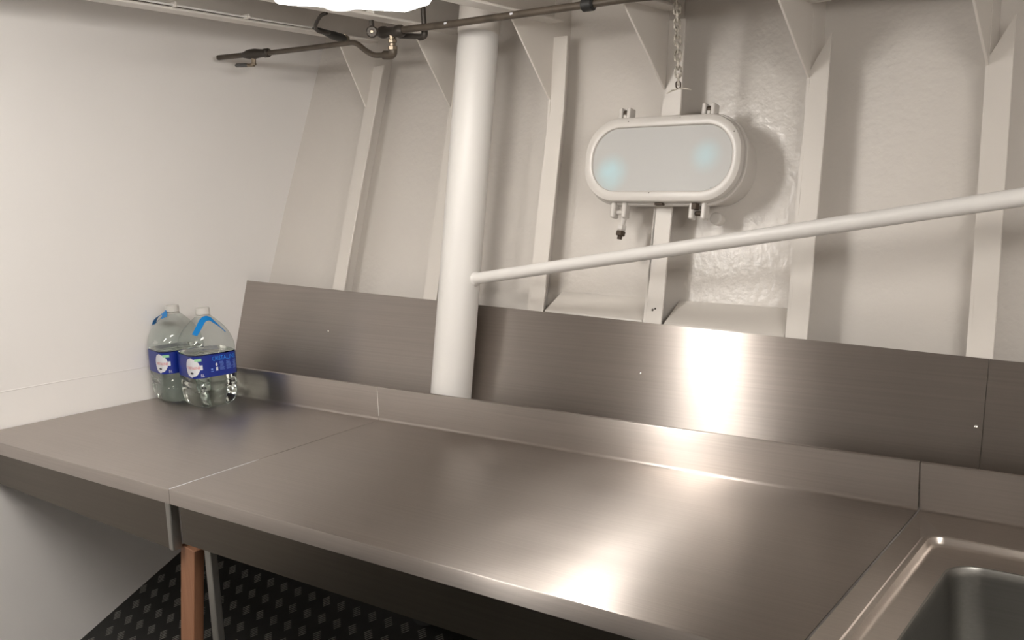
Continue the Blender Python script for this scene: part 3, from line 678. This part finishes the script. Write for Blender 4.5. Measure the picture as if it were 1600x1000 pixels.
# ------------------------------------------------------------ water bottles
PROF = [(0.003, .042, 2.6), (0.0, .054, 3), (0.004, .062, 3.4), (0.012, .0695, 3.8), (0.026, .0735, 4.4), (0.040, .0745, 4.8), (0.052, .0745, 5), (0.056, .0720, 5), (0.060, .0720, 5), (0.064, .0745, 5), (0.076, .075, 5), (0.080, .0728, 5), (0.084, .0728, 5), (0.088, .075, 5),
        (0.098, .0755, 5), (0.172, .0755, 5), (0.182, .0768, 4.8), (0.198, .0765, 4.3), (0.215, .0735, 3.7), (0.232, .0680, 3.1), (0.248, .0590, 2.7), (0.262, .0480, 2.3), (0.274, .0362, 2), (0.282, .0265, 2), (0.287, .0195, 2), (0.291, .0185, 2)]
def sup(th, a, n, rot):
    c, s = math.cos(th-rot), math.sin(th-rot)
    return a/((abs(c)**n+abs(s)**n)**(1/n))
def radius(z, th, rot):
    for i in range(1, len(PROF)-1):
        if z <= PROF[i+1][0] or i == len(PROF)-2:
            t = max(0, min(1, (z-PROF[i][0])/(PROF[i+1][0]-PROF[i][0])))
            a = PROF[i][1]+(PROF[i+1][1]-PROF[i][1])*t; n = PROF[i][2]+(PROF[i+1][2]-PROF[i][2])*t
            return sup(th, a, n, rot)
NS = 72
def bottle_mesh(rot, scale=1.0, ztop=9, zshift=0.0):
    rings = []
    for (z, a, n) in PROF:
        if z > ztop: break
        r_ = []
        for k in range(NS):
            th = 2*math.pi*k/NS
            r = sup(th, a, n, rot)
            if z < 0.05: r *= 1+0.022*math.cos(10*(th-rot))*(1-z/0.05)
            r -= (1-scale)
            r_.append((r*math.cos(th), r*math.sin(th), max(z, .0)+zshift))
        rings.append(r_)
    return rings
def text_mesh(s, size):
    cu = bpy.data.curves.new('t', 'FONT'); cu.body = s; cu.size = size; cu.resolution_u = 2; cu.align_x = 'CENTER'
    o = bpy.data.objects.new('t', cu); COL.objects.link(o)
    dg = bpy.context.evaluated_depsgraph_get(); me = o.evaluated_get(dg).to_mesh()
    V = [tuple(v.co) for v in me.vertices]; Fc = [tuple(p.vertices) for p in me.polygons]
    o.evaluated_get(dg).to_mesh_clear(); bpy.data.objects.remove(o); bpy.data.curves.remove(cu)
    return V, Fc
def make_bottle(loc, rot, lab, strap_kind, print_az):
    t = thing('water_bottle', loc, lab, 'bottle', 'five litre water bottles')
    L = Vector(loc)
    def put(mb, name, m, par, smooth=True):
        mb.v = [tuple(Vector(p)+L) for p in mb.v]; return mb.build(name, m, par, smooth=smooth)
    rg = bottle_mesh(rot); b = MB().loft(rg, caps=False); b.f.append(tuple(range(NS)))
    put(b, 'body', MT['pet'], t)
    wr_ = [r_ for r_, p in zip(bottle_mesh(rot, 1-0.0012), PROF)][1:]; wr_ = [[(x, y, z+.0012) for x, y, z in r_] for r_ in wr_ if r_[0][2] <= 0.1815]
    put(MB().loft(wr_), 'water', MT['water'], t)
    # cap with ribs and collar
    put(MB().tube([(0, 0, .2895), (0, 0, .2915), (0, 0, .3095), (0, 0, .3115)], [.0205, .0225, .0220, .0195], 36), 'cap', MT['cap'], t)
    put(MB().tube([(0, 0, .284), (0, 0, .2875), (0, 0, .2885)], [.0225, .0235, .0205], 36), 'neck_ring', MT['cap'], t)
    # wrapped label
    ARC = 0.0835*2*math.pi/4*4
    def on(s, z, off):
        th = print_az+s/0.0895; r = radius(z, th, rot)+off
        return (r*math.cos(th), r*math.sin(th), z)
    b = MB(); n = 96; ins = []; outs = []
    for zz in (0.1005, 0.1700):
        pass
    rr = []
    for (zz, off) in ((.1005, .0003), (.1005, .0009), (.1352, .0009), (.1700, .0009), (.1700, .0003)):
        rr.append([on(2*math.pi*0.0895*k/n, zz, off) for k in range(n)])
    lb = put(b.loft(rr, caps=False), 'label', MT['label_blue'], t)
    def flat(poly_pts, off):
        """fan-free strip: polygon in label coordinates (s,z), split finely"""
        return [on(s, z, off) for s, z in poly_pts]
    def grid(s0, s1, z0, z1, off, m, name):
        b = MB(); k = 10; b.loft([[on(s0+(s1-s0)*i/k, z, off) for i in range(k+1)] for z in (z0, z1)], closed=False)
        return put(b, name, m, lb)
    def ellipse(cs, cz, rs, rz, off, m, name):
        b = MB(); k = 12; rows = []
        for j in range(k+1):
            zz = cz-rz*.999+2*rz*.999*j/k; hw = rs*math.sqrt(max(0, 1-((zz-cz)/rz)**2))
            rows.append([on(cs-hw+2*hw*i/10, zz, off) for i in range(11)])
        b.loft(rows, closed=False); return put(b, name, m, lb)
    def text(s, size, cs, cz, off, m, sx=1.0, rotdeg=0):
        V, Fc = text_mesh(s, size); b = MB()
        b.add([on(cs+x*sx, cz+y, off) for x, y, z in V], Fc); return put(b, 'lettering', m, lb, smooth=False)
    for base in (0.0, 0.281):
        ellipse(base-.036, .1345, .0285, .0310, .0013, MT['print_white'], 'logo_disc')
        grid(base-.062, base+.000, .1270, .1415, .0015, MT['print_white'], 'logo_banner')
        text('CRISTALINE', .0118, base-.031, .1302, .0019, MT['print_red'], .78)
        ellipse(base-.034, .1175, .0065, .0032, .0018, MT['print_dark'], 'emblem')
        grid(base-.022, base-.002, .1545, .1625, .0014, MT['print_green'], 'green_tag')
        text('5L', .012, base-.002, .1050, .0014, MT['print_white'], .9)
        text('CRISTALINE', .0200, base+.075, .1500, .0014, MT['print_cyan'], .80)
        ellipse(base+.0475, .1375, .0038, .0052, .0014, MT['print_white'], 'pictogram')
        grid(base+.044, base+.052, .1180, .1290, .0014, MT['print_white'], 'pictogram')
        grid(base+.026, base+.033, .1220, .1270, .0014, MT['print_soft'], 'pictogram')
        grid(base+.025, base+.035, .1165, .1185, .0014, MT['print_soft'], 'pictogram')
        for r_ in range(8):
            zz = .1440-.0036*r_
            for (a_, b_) in ((.058, .078), (.081, .100), (.103, .119)):
                grid(base+a_+random.uniform(0, .003), base+b_-random.uniform(0, .006), zz, zz+.0013, .0014, MT['print_soft'], 'small_print')
    # blue carrying strap
    b = MB(); W = .0085
    path = []
    if strap_kind == 'front':
        # down the shoulder facing the viewer and back over the far shoulder
        pts = [(-1.02, .2350), (-.93, .2480), (-.84, .2610), (-.70, .2730), (-.40, .2790), (-.05, .2770), (.10, .2680), (.22, .2560), (.30, .2440), (.35, .2330)]
    else:
        pts = [(-2.75, .2480), (-2.72, .2600), (-2.62, .2740), (-2.30, .2860), (-1.85, .2905), (-1.40, .2840), (-1.2, .2760)]
    P = []
    for az, z in pts:
        r = max(radius(z, az, rot), .021)+(.0022 if strap_kind == 'front' else .006+.010*math.sin(math.pi*min(1, max(0, (z-.245)/.045))))
        P.append(Vector((r*math.cos(az), r*math.sin(az), z)))
    P = smooth_path(P, 5); ra_, rb_ = [], []
    for i, p in enumerate(P):
        tg = (P[min(i+1, len(P)-1)]-P[max(i-1, 0)]).normalized()
        nrm = Vector((p.x, p.y, 0)).normalized()*0.75+Vector((0, 0, .66)); nrm.normalize()
        sd = tg.cross(nrm).normalized()*(W*(1.15 if strap_kind != 'front' or i < len(P)*.45 else max(.22, 1.15-2.6*(i/len(P)-.45))))
        ra_.append([p-sd, p+sd, p+sd+nrm*.0008, p-sd+nrm*.0008])
    put(b.loft(ra_), 'carry_strap', MT['strap'], t)
    return t
make_bottle((-0.6495, 0.5950, 0.9003), math.radians(-14), 'front clear plastic five litre water bottle with blue label, nearest the worktop seam', 'front', math.radians(-45))
make_bottle((-0.8095, 0.5930, 0.9003), math.radians(-14), 'rear clear plastic water bottle against the bulkhead, half hidden by the other', 'side', math.radians(-47))
